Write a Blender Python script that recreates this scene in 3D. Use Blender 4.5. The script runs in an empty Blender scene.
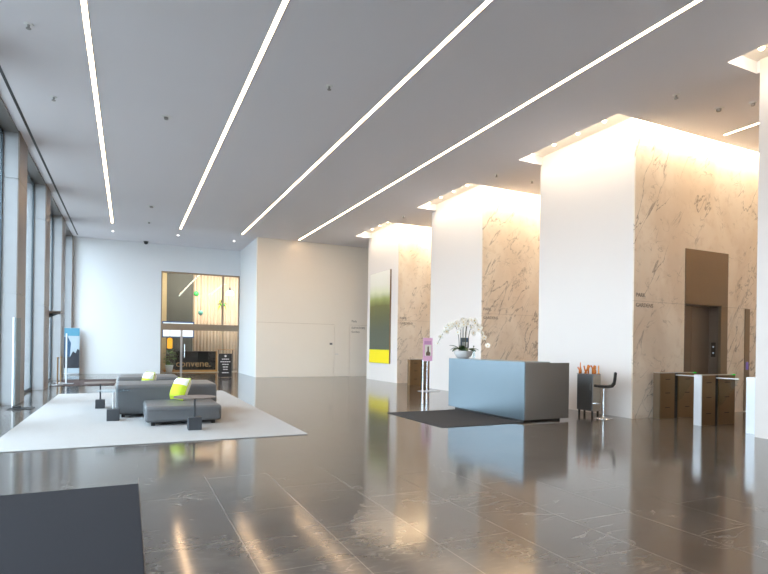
import bpy, bmesh, math, random
from mathutils import Vector, Matrix
random.seed(7)
S = bpy.context.scene
C = S.collection
PI = math.pi
H = 6.0            # ceiling height
LID = 6.2          # top of the ceiling coves

# ------------------------------------------------------------------ materials
def lin(r, g, b):
    f = lambda c: (c/255/12.92) if c/255 <= .04045 else ((c/255+.055)/1.055)**2.4
    return (f(r), f(g), f(b), 1)

def mat(name, col, rough=.5, metal=0., spec=.5, noise=0., nscale=8., bump=0., bscale=60., **kw):
    m = bpy.data.materials.new(name); m.use_nodes = True
    nt = m.node_tree; p = nt.nodes['Principled BSDF']
    p.inputs['Base Color'].default_value = col
    p.inputs['Roughness'].default_value = rough
    p.inputs['Metallic'].default_value = metal
    p.inputs['Specular IOR Level'].default_value = spec
    for k, v in kw.items():
        p.inputs[k.replace('_', ' ')].default_value = v
    g = nt.nodes.new('ShaderNodeNewGeometry')
    if noise:
        n = nt.nodes.new('ShaderNodeTexNoise'); n.inputs['Scale'].default_value = nscale; n.inputs['Detail'].default_value = 4
        nt.links.new(g.outputs['Position'], n.inputs['Vector'])
        x = nt.nodes.new('ShaderNodeMix'); x.data_type = 'RGBA'
        x.inputs[6].default_value = tuple(c*(1-noise) for c in col[:3])+(1,)
        x.inputs[7].default_value = tuple(min(1, c*(1+noise)) for c in col[:3])+(1,)
        nt.links.new(n.outputs['Fac'], x.inputs[0]); nt.links.new(x.outputs[2], p.inputs['Base Color'])
    if bump:
        n = nt.nodes.new('ShaderNodeTexNoise'); n.inputs['Scale'].default_value = bscale; n.inputs['Detail'].default_value = 3
        nt.links.new(g.outputs['Position'], n.inputs['Vector'])
        b = nt.nodes.new('ShaderNodeBump'); b.inputs['Strength'].default_value = bump; b.inputs['Distance'].default_value = .01
        nt.links.new(n.outputs['Fac'], b.inputs['Height']); nt.links.new(b.outputs['Normal'], p.inputs['Normal'])
    return m

def emit(name, col, strength):
    m = bpy.data.materials.new(name); m.use_nodes = True
    nt = m.node_tree; nt.nodes.clear()
    e = nt.nodes.new('ShaderNodeEmission'); e.inputs[0].default_value = col; e.inputs[1].default_value = strength
    o = nt.nodes.new('ShaderNodeOutputMaterial'); nt.links.new(e.outputs[0], o.inputs[0])
    return m

def glass(name, tint, gloss=.9, rough=.0):
    m = bpy.data.materials.new(name); m.use_nodes = True
    nt = m.node_tree; nt.nodes.clear()
    t = nt.nodes.new('ShaderNodeBsdfTransparent'); t.inputs[0].default_value = tint
    g = nt.nodes.new('ShaderNodeBsdfGlossy'); g.inputs['Roughness'].default_value = rough
    g.inputs[0].default_value = (gloss, gloss, gloss, 1)
    lw = nt.nodes.new('ShaderNodeLayerWeight'); lw.inputs[0].default_value = .5
    x = nt.nodes.new('ShaderNodeMixShader'); o = nt.nodes.new('ShaderNodeOutputMaterial')
    fr = mth(nt, 'ADD', mth(nt, 'MULTIPLY', mth(nt, 'POWER', lw.outputs['Facing'], 5.), .6), .03)
    nt.links.new(fr, x.inputs[0]); nt.links.new(t.outputs[0], x.inputs[1]); nt.links.new(g.outputs[0], x.inputs[2])
    nt.links.new(x.outputs[0], o.inputs[0])
    return m

def mth(nt, op, a, b=None, clamp=False):
    n = nt.nodes.new('ShaderNodeMath'); n.operation = op; n.use_clamp = clamp
    for i, v in enumerate((a, b)):
        if v is None: continue
        if isinstance(v, (int, float)): n.inputs[i].default_value = v
        else: nt.links.new(v, n.inputs[i])
    return n.outputs[0]

def mixc(nt, fac, a, b):
    x = nt.nodes.new('ShaderNodeMix'); x.data_type = 'RGBA'
    for i, v in ((0, fac), (6, a), (7, b)):
        if isinstance(v, (tuple, int, float)): x.inputs[i].default_value = v
        else: nt.links.new(v, x.inputs[i])
    return x.outputs[2]

def vein(nt, vec, scale, width, dist=1.2, detail=5):
    """thin lines where a noise field crosses its middle value"""
    n = nt.nodes.new('ShaderNodeTexNoise'); n.inputs['Scale'].default_value = scale
    n.inputs['Detail'].default_value = detail; n.inputs['Distortion'].default_value = dist
    nt.links.new(vec, n.inputs['Vector'])
    a = mth(nt, 'ABSOLUTE', mth(nt, 'SUBTRACT', n.outputs['Fac'], .5))
    return mth(nt, 'SUBTRACT', 1.0, mth(nt, 'DIVIDE', a, width, True), True)

def smooth(nt, v, lo, hi):
    r = nt.nodes.new('ShaderNodeMapRange'); r.interpolation_type = 'SMOOTHSTEP'
    r.inputs[1].default_value = lo; r.inputs[2].default_value = hi
    nt.links.new(v, r.inputs[0]); return r.outputs[0]

def noise(nt, vec, scale, detail=3, dist=0):
    n = nt.nodes.new('ShaderNodeTexNoise'); n.inputs['Scale'].default_value = scale
    n.inputs['Detail'].default_value = detail; n.inputs['Distortion'].default_value = dist
    nt.links.new(vec, n.inputs['Vector']); return n.outputs['Fac']

def mapping_dir(nt, rot, sc, loc=(0, 0, 0)):      # turn first, then stretch
    g = nt.nodes.new('ShaderNodeNewGeometry'); mp = nt.nodes.new('ShaderNodeMapping'); mp.vector_type = 'TEXTURE'
    mp.inputs['Rotation'].default_value = rot; mp.inputs['Scale'].default_value = tuple(1/c for c in sc); mp.inputs['Location'].default_value = loc
    nt.links.new(g.outputs['Position'], mp.inputs['Vector']); return mp.outputs[0]

def mapping(nt, rot=(0, 0, 0), sc=(1, 1, 1), loc=(0, 0, 0)):
    g = nt.nodes.new('ShaderNodeNewGeometry'); mp = nt.nodes.new('ShaderNodeMapping')
    mp.inputs['Rotation'].default_value = rot; mp.inputs['Scale'].default_value = sc; mp.inputs['Location'].default_value = loc
    nt.links.new(g.outputs['Position'], mp.inputs['Vector']); return mp.outputs[0]

def floor_mat():
    m = bpy.data.materials.new('polished_stone_floor'); m.use_nodes = True
    nt = m.node_tree; p = nt.nodes['Principled BSDF']
    # tiles run along Y: swap the axes for the brick pattern
    v = mapping(nt, rot=(0, 0, PI/2), loc=(0, 0, 0))
    g = nt.nodes.new('ShaderNodeNewGeometry'); sp = nt.nodes.new('ShaderNodeSeparateXYZ'); nt.links.new(g.outputs['Position'], sp.inputs[0])
    cb = nt.nodes.new('ShaderNodeCombineXYZ')
    nt.links.new(mth(nt, 'ADD', sp.outputs[1], 100*1.27-.74), cb.inputs[0])
    nt.links.new(mth(nt, 'ADD', sp.outputs[0], 40*.634-.115), cb.inputs[1])
    br = nt.nodes.new('ShaderNodeTexBrick'); nt.links.new(cb.outputs[0], br.inputs['Vector'])
    br.offset = .5; br.inputs['Scale'].default_value = 1
    br.inputs['Color1'].default_value = (.35, .35, .35, 1); br.inputs['Color2'].default_value = (.65, .65, .65, 1)
    br.inputs['Mortar Size'].default_value = .0035; br.inputs['Mortar Smooth'].default_value = .0; br.inputs['Bias'].default_value = 0
    br.inputs['Brick Width'].default_value = 1.27; br.inputs['Row Height'].default_value = .634
    pos = g.outputs['Position']
    cloud = noise(nt, pos, 1.6, 5, .6)
    base = mixc(nt, smooth(nt, cloud, .25, .75), (.060, .052, .046, 1), (.112, .098, .087, 1))
    base = mixc(nt, mth(nt, 'MULTIPLY', smooth(nt, noise(nt, mapping(nt, rot=(0, 0, .4), sc=(1, 2.4, 1)), 9, 6, .3), .5, .72), .35), base, (.16, .14, .125, 1))
    base = mixc(nt, mth(nt, 'MULTIPLY', br.outputs['Color'], .4), base, (.082, .071, .062, 1))
    vv = mapping(nt, rot=(0, 0, .35), sc=(.8, 2.2, 1))
    v1 = vein(nt, vv, 1.7, .016, .5, 8)
    k1 = smooth(nt, noise(nt, pos, 1.1, 2), .5, .66)
    v2 = vein(nt, mapping(nt, rot=(0, 0, -.5), sc=(1.3, 2.6, 1), loc=(3, 5, 0)), 3.1, .018, .4, 7)
    k2 = smooth(nt, noise(nt, pos, 2.3, 2), .55, .68)
    vs = mth(nt, 'MAXIMUM', mth(nt, 'MULTIPLY', v1, k1), mth(nt, 'MULTIPLY', v2, k2))
    base = mixc(nt, mth(nt, 'MULTIPLY', vs, .34), base, (.40, .36, .32, 1))
    base = mixc(nt, mth(nt, 'MULTIPLY', br.outputs['Fac'], .45), base, (.28, .25, .22, 1))
    nt.links.new(base, p.inputs['Base Color'])
    rr = nt.nodes.new('ShaderNodeMapRange'); rr.inputs[3].default_value = .085; rr.inputs[4].default_value = .15
    nt.links.new(noise(nt, pos, 4, 3), rr.inputs[0]); nt.links.new(rr.outputs[0], p.inputs['Roughness'])
    p.inputs['IOR'].default_value = 1.68; p.inputs['Specular Tint'].default_value = (1, .90, .80, 1)
    b = nt.nodes.new('ShaderNodeBump'); b.inputs['Strength'].default_value = .05; b.inputs['Distance'].default_value = .003
    nt.links.new(noise(nt, pos, 3.5, 3), b.inputs['Height']); nt.links.new(b.outputs['Normal'], p.inputs['Normal'])
    return m

def marble_mat():
    m = bpy.data.materials.new('veined_marble'); m.use_nodes = True
    nt = m.node_tree; p = nt.nodes['Principled BSDF']
    g = nt.nodes.new('ShaderNodeNewGeometry'); pos = g.outputs['Position']
    base = mixc(nt, smooth(nt, noise(nt, mapping(nt, rot=(0, .5, 0), sc=(1, 1, .5)), 1.1, 5, .8), .3, .7), (.76, .64, .52, 1), (.88, .79, .68, 1))
    base = mixc(nt, mth(nt, 'MULTIPLY', smooth(nt, noise(nt, pos, 6, 5, .4), .52, .7), .35), base, (.66, .54, .43, 1))
    va = mapping_dir(nt, (0, -1.05, 0), (.45, 1, 1.9), (2.3, 0, 1.7))
    v1 = vein(nt, va, 1.0, .010, .35, 9); k1 = smooth(nt, noise(nt, mapping_dir(nt, (0, -1.05, 0), (.6, 1, 1.3)), 1.0, 3, .3), .41, .53)
    vb = mapping_dir(nt, (0, -.75, 0), (.8, 1, 2.2), (7, 1, 0))
    v2 = vein(nt, vb, 1.7, .016, .4, 9); k2 = smooth(nt, noise(nt, pos, 1.5, 4, .3), .5, .64)
    vc = mapping_dir(nt, (0, .6, 0), (.9, 1, 1.6), (1, 4, 3))
    v3 = vein(nt, vc, 2.4, .016, .5, 8); k3 = smooth(nt, noise(nt, pos, 2.2, 3), .53, .64)
    d1 = mth(nt, 'MULTIPLY', mth(nt, 'MULTIPLY', v1, k1), .7); d2 = mth(nt, 'MULTIPLY', mth(nt, 'MULTIPLY', v2, k2), .6)
    d3 = mth(nt, 'MULTIPLY', mth(nt, 'MULTIPLY', v3, k3), .4)
    base = mixc(nt, mth(nt, 'MAXIMUM', mth(nt, 'MAXIMUM', d1, d2), d3), base, (.17, .135, .11, 1))
    # slab joints every 2.42 m in height, 1.5 m in width
    sp = nt.nodes.new('ShaderNodeSeparateXYZ'); nt.links.new(pos, sp.inputs[0])
    jz = mth(nt, 'LESS_THAN', mth(nt, 'ABSOLUTE', mth(nt, 'SUBTRACT', mth(nt, 'PINGPONG', sp.outputs[2], 2.41), 2.41)), .006)
    base = mixc(nt, mth(nt, 'MULTIPLY', jz, .3), base, (.25, .2, .17, 1))
    nt.links.new(base, p.inputs['Base Color'])
    p.inputs['Roughness'].default_value = .22; p.inputs['Specular IOR Level'].default_value = .35
    return m

def painting_mat():
    m = bpy.data.materials.new('painting_canvas'); m.use_nodes = True
    nt = m.node_tree; p = nt.nodes['Principled BSDF']
    g = nt.nodes.new('ShaderNodeNewGeometry'); sp = nt.nodes.new('ShaderNodeSeparateXYZ'); nt.links.new(g.outputs['Position'], sp.inputs[0])
    r = nt.nodes.new('ShaderNodeValToRGB')
    wob = mth(nt, 'MULTIPLY', mth(nt, 'SUBTRACT', noise(nt, g.outputs['Position'], 1.5, 4), .5), .25)
    z = mth(nt, 'DIVIDE', mth(nt, 'SUBTRACT', mth(nt, 'ADD', sp.outputs[2], wob), .73), 3.7)
    nt.links.new(z, r.inputs[0])
    el = r.color_ramp.elements
    el[0].position = 0; el[0].color = lin(88, 95, 82); el[1].position = 1; el[1].color = lin(242, 238, 228)
    for q, c in ((.35, lin(86, 92, 76)), (.5, lin(96, 96, 62)), (.62, lin(110, 108, 58)), (.70, lin(160, 166, 100)), (.78, lin(220, 220, 186)), (.86, lin(236, 231, 216))):
        e = el.new(q); e.color = c
    yel = mth(nt, 'LESS_THAN', sp.outputs[2], 1.27)
    col = mixc(nt, yel, r.outputs[0], lin(250, 228, 0))
    nt.links.new(col, p.inputs['Base Color']); p.inputs['Roughness'].default_value = .55
    return m

M = {}
M['floor'] = floor_mat()
M['marble'] = marble_mat()
M['white'] = mat('white_wall_panel', (.80, .74, .70, 1), .32, spec=.35, noise=.012, nscale=.6)
M['cream'] = mat('cream_wall_panel', (.94, .86, .76, 1), .4, spec=.3, noise=.02, nscale=.7)
M['backwhite'] = mat('white_back_wall', (.82, .83, .84, 1), .5, spec=.25, noise=.01, nscale=.6)
M['ceiling'] = mat('painted_ceiling', (.83, .81, .85, 1), .8, spec=.1, noise=.02, nscale=.5)
M['cove'] = mat('cove_paint', (.85, .82, .76, 1), .7, spec=.1)
M['fin'] = mat('stone_fin', (.33, .335, .345, 1), .32, spec=.5, noise=.06, nscale=3)
M['head'] = mat('window_head_metal', (.20, .185, .175, 1), .4, .5)
M['frame'] = mat('dark_window_frame', (.06, .075, .085, 1), .35, .6)
M['bronze'] = mat('bronze_metal', (.26, .165, .085, 1), .36, .65, noise=.05, nscale=5)
M['bronze_dark'] = mat('dark_bronze_slot', (.05, .035, .022, 1), .5, .3)
M['elev'] = mat('elevator_bronze', (.25, .185, .125, 1), .38, .75, noise=.03, nscale=3)
M['elevdoor'] = mat('elevator_door_metal', (.22, .17, .135, 1), .38, .7, noise=.03, nscale=3)
M['desk'] = mat('satin_steel_blue_reflection', (.20, .245, .275, 1), .30, .95, noise=.02, nscale=2)  # desk front: blue window reflection put into the steel's base colour
M['deskend'] = mat('satin_steel_warm_reflection', (.27, .25, .235, 1), .36, .85, noise=.02, nscale=2)  # same steel at the ends, brown floor reflection put into its colour
M['desktop'] = mat('desk_counter', (.33, .36, .38, 1), .3, .6)
M['dark'] = mat('black_base', (.02, .02, .021, 1), .45)
M['rug'] = mat('pale_rug', (.42, .42, .42, 1), .95, spec=.1, noise=.06, nscale=30, bump=.35, bscale=220)
M['mat'] = mat('charcoal_mat', (.029, .029, .034, 1), .95, spec=.1, noise=.22, nscale=90, bump=.5, bscale=260)
M['deskmat'] = mat('grey_mat', (.060, .060, .064, 1), .9, spec=.15, noise=.15, nscale=90, bump=.4, bscale=260)
M['brownmat'] = mat('brown_entrance_mat', (.060, .038, .034, 1), .8, spec=.2, noise=.2, nscale=70)
M['leather'] = mat('grey_leather', (.125, .130, .137, 1), .42, spec=.45, noise=.06, nscale=6, bump=.12, bscale=90)
M['tabletop'] = mat('grey_table_top', (.17, .145, .135, 1), .55, spec=.15)
M['shaded_side'] = mat('brown_fin_shade', (.20, .165, .14, 1), .4, noise=.05, nscale=3)  # room sides of the fins: shade put into a darker brown
M['tablecube'] = mat('dark_stone_cube', (.045, .05, .058, 1), .5, noise=.1, nscale=12)
M['lime'] = mat('lime_cushion_fabric', (.50, .62, .045, 1), .85, spec=.15, bump=.3, bscale=180)
M['cushwhite'] = mat('white_cushion_fabric', (.86, .87, .78, 1), .85, spec=.15, bump=.3, bscale=180)
M['chrome'] = mat('chrome', (.78, .79, .80, 1), .14, 1.)
M['steel'] = mat('brushed_steel', (.62, .63, .65, 1), .3, 1.)
M['glass'] = glass('clear_glass', (.93, .97, .97, 1))
M['winglass'] = glass('window_glass', (.93, .97, .98, 1))
M['acrylic'] = glass('clear_acrylic', (.86, .93, .96, 1))
M['acrylic_edge'] = mat('bright_acrylic_edge', (.9, .93, .95, 1), .2, spec=.6)
M['white_plastic'] = mat('white_plastic', (.83, .83, .83, 1), .35)
M['grey_plastic'] = mat('grey_plastic', (.20, .20, .20, 1), .5)
M['whitepanel'] = mat('light_turnstile_end', (.72, .73, .75, 1), .28, .35)
M['fitting'] = mat('ceiling_fitting', (.36, .35, .34, 1), .5)
M['text'] = mat('grey_lettering', (.27, .22, .18, 1), .5)
M['painting'] = painting_mat()
M['woodedge'] = mat('brown_wood_edge', (.22, .125, .065, 1), .5)
M['pot'] = mat('white_ceramic', (.78, .76, .75, 1), .2, spec=.6)
M['leaf'] = mat('dark_leaf', (.030, .075, .018, 1), .4, noise=.3, nscale=20)
M['stem'] = mat('orchid_stem', (.10, .10, .06, 1), .5)
M['petal'] = mat('cream_orchid_petal', (.92, .89, .82, 1), .6, spec=.2, Subsurface_Weight=.0)
M['petal_eye'] = mat('yellow_orchid_eye', (.75, .50, .12, 1), .6)
M['soil'] = mat('moss', (.06, .07, .03, 1), .9)
M['screenback'] = mat('blue_grey_screen', (.07, .10, .17, 1), .35)
M['cabinet'] = mat('dark_steel_cabinet', (.27, .28, .29, 1), .3, .8)
M['cabinetside'] = mat('bronze_cabinet_side', (.42, .37, .30, 1), .4, .3)
M['orange'] = mat('orange_glass', (.60, .165, .012, 1), .2, spec=.6)
M['amber'] = mat('amber_glass', (.66, .25, .03, 1), .2, spec=.6)
M['seatleather'] = mat('dark_brown_seat', (.022, .017, .015, 1), .6, spec=.2)
M['pink'] = mat('pink_print', lin(226, 178, 216), .4)
M['pinkdark'] = mat('lilac_print', lin(196, 146, 196), .4)
M['paper'] = mat('white_print', (.82, .80, .78, 1), .5)
M['print_brown'] = mat('brown_print', (.13, .085, .06, 1), .5)
M['sky_print'] = mat('blue_print', lin(80, 140, 165), .5, noise=.15, nscale=5)
M['deepblue_print'] = mat('deep_blue_print', lin(36, 74, 105), .5)
M['pale_print'] = mat('pale_print', lin(165, 178, 186), .5, noise=.08, nscale=4)
M['dark_print'] = mat('dark_print', lin(38, 40, 48), .5, noise=.25, nscale=7)
M['signblack'] = mat('black_sign', (.025, .024, .026, 1), .4)
M['signtext'] = mat('white_sign_text', (.8, .8, .8, 1), .5)
M['green_led'] = emit('green_indicator', (.03, .85, .10, 1), .9)
M['violet_led'] = emit('violet_screen', (.25, .17, .42, 1), .45)
M['call_led'] = emit('call_button_light', (.75, .85, 1, 1), .3)
M['strip'] = emit('linear_led', (1.0, .68, .40, 1), 19.)
M['downlight'] = emit('downlight_led', (1.0, .66, .34, 1), 16.)
M['pinlight'] = emit('small_downlight_led', (1.0, .97, .92, 1), 3.)
M['screen'] = emit('lit_screen', (.93, .96, 1.0, 1), 1.15)
M['screenblue'] = mat('blue_bezel', (.03, .09, .28, 1), .3)
M['amberlamp'] = emit('amber_lamp', (1., .42, .03, 1), 1.1)
M['domelamp'] = emit('white_dome_lamp', (1., .93, .86, 1), 3.)
M['tubelamp'] = emit('pale_tube_lamp', (1., .97, .82, 1), .95)
M['greenglass'] = mat('green_glass', (.05, .55, .12, 1), .2, spec=.7)
M['cafeleaf'] = mat('mid_green_leaf', (.15, .27, .07, 1), .5, noise=.3, nscale=20)
M['tealglass'] = mat('teal_glass', (.13, .42, .36, 1), .2, spec=.7)
M['curtain'] = mat('pale_curtain', (.78, .62, .48, 1), .85, spec=.1, noise=.06, nscale=5)
M['cafedark'] = mat('dark_olive_panel', (.085, .09, .078, 1), .6)
M['cafetrim'] = mat('yellow_oak', (.52, .42, .24, 1), .6)
M['oak'] = mat('oak_trim', (.46, .23, .07, 1), .5)
M['cafedesk'] = mat('near_black_desk', (.012, .010, .010, 1), .5, spec=.2)
M['gold'] = mat('gold_letters', (.62, .36, .17, 1), .4, .3)
M['cafefloor'] = mat('cafe_floor', (.34, .28, .22, 1), .3)
M['cafewall'] = mat('cafe_wall', (.6, .52, .42, 1), .7)
M['bronzeframe'] = mat('entrance_bronze', (.34, .27, .20, 1), .35, .7)
M['ground'] = mat('street_paving', (.22, .205, .19, 1), .85, noise=.15, nscale=1)

# ------------------------------------------------------------------ geometry helpers
class MB:
    def __init__(s): s.bm = bmesh.new()
    def box(s, x0, x1, y0, y1, z0, z1, bev=0., seg=2):
        b = bmesh.new()
        bmesh.ops.create_cube(b, size=1)
        for v in b.verts:
            v.co = Vector((x0+(v.co.x+.5)*(x1-x0), y0+(v.co.y+.5)*(y1-y0), z0+(v.co.z+.5)*(z1-z0)))
        if bev: bmesh.ops.bevel(b, geom=b.edges[:], offset=bev, segments=seg, profile=.5, affect='EDGES')
        return s.add(b)
    def add(s, b, mtx=None):
        if mtx is not None: bmesh.ops.transform(b, matrix=mtx, verts=b.verts)
        me = bpy.data.meshes.new('tmp'); b.to_mesh(me); b.free(); s.bm.from_mesh(me); bpy.data.meshes.remove(me)
        return s
    def lathe(s, x, y, prof, n=24, mtx=None):
        """prof: (radius, z) from bottom to top"""
        b = bmesh.new(); rings = []
        for r, z in prof:
            if r < 1e-6: rings.append([b.verts.new((x, y, z))])
            else: rings.append([b.verts.new((x+r*math.cos(2*PI*i/n), y+r*math.sin(2*PI*i/n), z)) for i in range(n)])
        for a, c in zip(rings, rings[1:]):
            for i in range(n):
                j = (i+1) % n
                if len(a) == 1 and len(c) == 1: continue
                if len(a) == 1: b.faces.new((a[0], c[j], c[i])) if False else b.faces.new((a[0], c[i], c[j]))
                elif len(c) == 1: b.faces.new((a[i], a[j], c[0]))
                else: b.faces.new((a[i], a[j], c[j], c[i]))
        if len(rings[0]) > 1: b.faces.new(list(reversed(rings[0])))
        if len(rings[-1]) > 1: b.faces.new(rings[-1])
        bmesh.ops.recalc_face_normals(b, faces=b.faces)
        return s.add(b, mtx)
    def cyl(s, x, y, z0, z1, r, n=20): return s.lathe(x, y, [(r, z0), (r, z1)], n)
    def tube(s, pts, r, n=8, r2=None):
        b = bmesh.new(); pts = [Vector(p) for p in pts]; rings = []; N = len(pts)
        for k, p in enumerate(pts):
            d = (pts[min(k+1, N-1)]-pts[max(k-1, 0)]).normalized()
            a = d.orthogonal().normalized() if k == 0 else (prev-d*prev.dot(d)).normalized()
            prev = a; c = d.cross(a); rr = r if r2 is None else r+(r2-r)*k/(N-1)
            rings.append([b.verts.new(p+(a*math.cos(2*PI*i/n)+c*math.sin(2*PI*i/n))*rr) for i in range(n)])
        for a, c in zip(rings, rings[1:]):
            for i in range(n): b.faces.new((a[i], a[(i+1) % n], c[(i+1) % n], c[i]))
        b.faces.new(list(reversed(rings[0]))); b.faces.new(rings[-1])
        bmesh.ops.recalc_face_normals(b, faces=b.faces)
        return s.add(b)
    def sphere(s, c, r, sc=(1, 1, 1), u=16, v=10):
        b = bmesh.new(); bmesh.ops.create_uvsphere(b, u_segments=u, v_segments=v, radius=r)
        return s.add(b, Matrix.Translation(c) @ Matrix.Diagonal((*sc, 1)))
    def quad(s, pts):
        s.bm.faces.new([s.bm.verts.new(p) for p in pts]); return s
    def prism(s, pts, axis, a0, a1):
        """pts: 2D outline in the two remaining axes (x,y,z order)"""
        def at(p, a):
            q = list(p); q.insert(axis, a); return Vector(q)
        b = bmesh.new()
        A = [b.verts.new(at(p, a0)) for p in pts]; B = [b.verts.new(at(p, a1)) for p in pts]
        b.faces.new(A); b.faces.new(list(reversed(B)))
        for i in range(len(pts)):
            j = (i+1) % len(pts); b.faces.new((A[i], B[i], B[j], A[j]))
        bmesh.ops.recalc_face_normals(b, faces=b.faces)
        return s.add(b)
    def text(s, body, size, mtx, depth=.006, align='LEFT', spacing=1.):
        cu = bpy.data.curves.new('t', 'FONT'); cu.body = body; cu.size = size; cu.extrude = depth/2; cu.align_x = align
        cu.space_character = spacing; cu.resolution_u = 3
        o = bpy.data.objects.new('t', cu); C.objects.link(o)
        dg = bpy.context.evaluated_depsgraph_get(); dg.update()
        me = bpy.data.meshes.new_from_object(o.evaluated_get(dg))
        b = bmesh.new(); b.from_mesh(me); bpy.data.objects.remove(o); bpy.data.curves.remove(cu); bpy.data.meshes.remove(me)
        return s.add(b, mtx)

def link(name, mb, m, parent=None, shade=False):
    me = bpy.data.meshes.new(name); mb.bm.to_mesh(me); mb.bm.free()
    me.materials.append(M[m] if isinstance(m, str) else m)
    o = bpy.data.objects.new(name, me); C.objects.link(o)
    if shade:
        for p in me.polygons: p.use_smooth = True
    if parent is not None:
        o.parent = parent
        w = parent.matrix_world if parent.type == 'MESH' else None
        off = root_loc(parent)
        me.transform(Matrix.Translation(-off))
    else:
        # origin at the base centre
        xs = [v.co for v in me.vertices]
        c = Vector(((min(v.x for v in xs)+max(v.x for v in xs))/2, (min(v.y for v in xs)+max(v.y for v in xs))/2, min(v.z for v in xs)))
        me.transform(Matrix.Translation(-c)); o.location = c
    return o
def root_loc(o):
    return o.location + (root_loc(o.parent) if o.parent else Vector())
def tag(o, label, cat, group=None):
    o['label'] = label; o['category'] = cat
    if group: o['group'] = group
    return o
def thing(name, label, cat, loc, group=None):
    o = bpy.data.objects.new(name, None); o.empty_display_size = .1; C.objects.link(o); o.location = loc
    return tag(o, label, cat, group)
def struct(name, mb, m, parent=None):
    o = link(name, mb, m, parent); o['kind'] = 'structure'; return o
def copy_tree(o, parent=None):
    c = o.copy(); C.objects.link(c); c.parent = parent
    for ch in list(o.children): copy_tree(ch, c)
    return c
def facing_y(x, y, z):      # text standing in the XZ plane, read from -Y
    return Matrix.Translation((x, y, z)) @ Matrix.Rotation(PI/2, 4, 'X')
def facing_x(x, y, z):      # text in the YZ plane, read from -X (runs towards -Y)
    return Matrix.Translation((x, y, z)) @ Matrix.Rotation(-PI/2, 4, 'Z') @ Matrix.Rotation(PI/2, 4, 'X')

# ------------------------------------------------------------------ room shell
XW = 9.31                       # white faces of the core blocks
BLOCKS = [('wall_core_1', 2.40, 5.34), ('wall_core_2', 7.72, 10.53), ('wall_core_3', 12.94, 15.90), ('wall_core_4', 18.34, 21.25)]
COVES = [(2.2, 5.40), (7.51, 10.47), (12.56, 15.60), (17.91, 20.89)]
XE = 14.6
YN = -3.2                       # wall behind the viewpoint
YF = 23.1                       # cream wall
YB = 26.97                      # back wall
XS = 4.95                       # return wall between both

struct('floor', MB().box(-2.75, XE+.2, YN-.2, 32.4, -.2, 0), 'floor')

# ceiling: slab with coves cut out round each block
RX = 8.55
rec = []
for (n, a, b), (c0, c1) in zip(BLOCKS, COVES):
    rec.append((RX, XW+.02, c0, c1))            # beside the white face
    rec.append((RX, XE, c0, a+.02))             # slot in front of the marble face
xs = sorted({-3.0, XE+.2} | {v for r in rec for v in r[:2]})
ys = sorted({YN-.2, YB} | {v for r in rec for v in r[2:]})
mb = MB()
for x0, x1 in zip(xs, xs[1:]):
    for y0, y1 in zip(ys, ys[1:]):
        cx, cy = (x0+x1)/2, (y0+y1)/2
        if any(r[0] < cx < r[1] and r[2] < cy < r[3] for r in rec): continue
        mb.box(x0, x1, y0, y1, H, LID)
struct('ceiling', mb, 'ceiling')
struct('ceiling_cove', MB().box(RX-.3, XE+.2, YN-.2, YB, LID, LID+.1), 'cove')
struct('trim_1', MB().box(-2.035, -1.985, 2, 26.5, H-.006, H+.004), 'dark')

for n, a, b in BLOCKS:
    if n == 'wall_core_2':      # niche for the elevator doors
        o = struct(n, MB().box(XW, 10.88, a+.03, b, 0, LID).box(12.36, XE, a+.03, b, 0, LID).box(10.88, 12.36, a+.36, b, 0, LID).box(10.88, 12.36, a+.03, a+.36, 2.43, LID), 'white')
    else:
        o = struct(n, MB().box(XW, XE, a+.03, b, 0, LID), 'white')
    z = MB()
    if n == 'wall_core_2':
        # marble face left open for the elevator portal
        z.box(XW, 10.88, a, a+.03, 0, LID).box(12.36, XE, a, a+.03, 0, LID).box(10.88, 12.36, a, a+.03, 3.63, LID)
    else:
        z.box(XW, XE, a, a+.03, 0, LID)
    f = struct('marble_face', z, 'marble', o)
struct('wall_right', MB().box(XE, XE+.2, YN, YF, 0, LID), 'cream')
struct('wall_near', MB().box(-2.75, XE, YN-.2, YN, 0, LID), 'white')

# cream wall with its return, and the service door flush in it
struct('wall_far', MB().box(XS, 8.49, YF, YF+.2, 0, LID).box(9.24, XE, YF, YF+.2, 0, LID).box(8.49, 9.24, YF, YF+.2, 2.36, LID)
       .box(8.49, 9.24, YF+.05, YF+.2, 0, 2.36), 'cream')
struct('wall_return', MB().box(XS, XS+.2, YF+.2, YB+.3, 0, LID), 'backwhite')
d = struct('door_1', MB().box(8.502, 9.228, YF+.004, YF+.05, .008, 2.348), 'cream')
link('door_handle', MB().tube([(8.56, YF+.01, 1.02), (8.56, YF-.05, 1.02), (8.68, YF-.05, 1.02)], .011), 'steel', d)
struct('trim_2', MB().box(XS, 8.49, YF-.002, YF, 2.363, 2.375).box(9.24, XE, YF-.002, YF, 2.363, 2.375), mat('panel_joint', (.62, .53, .44, 1), .6))

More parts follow.
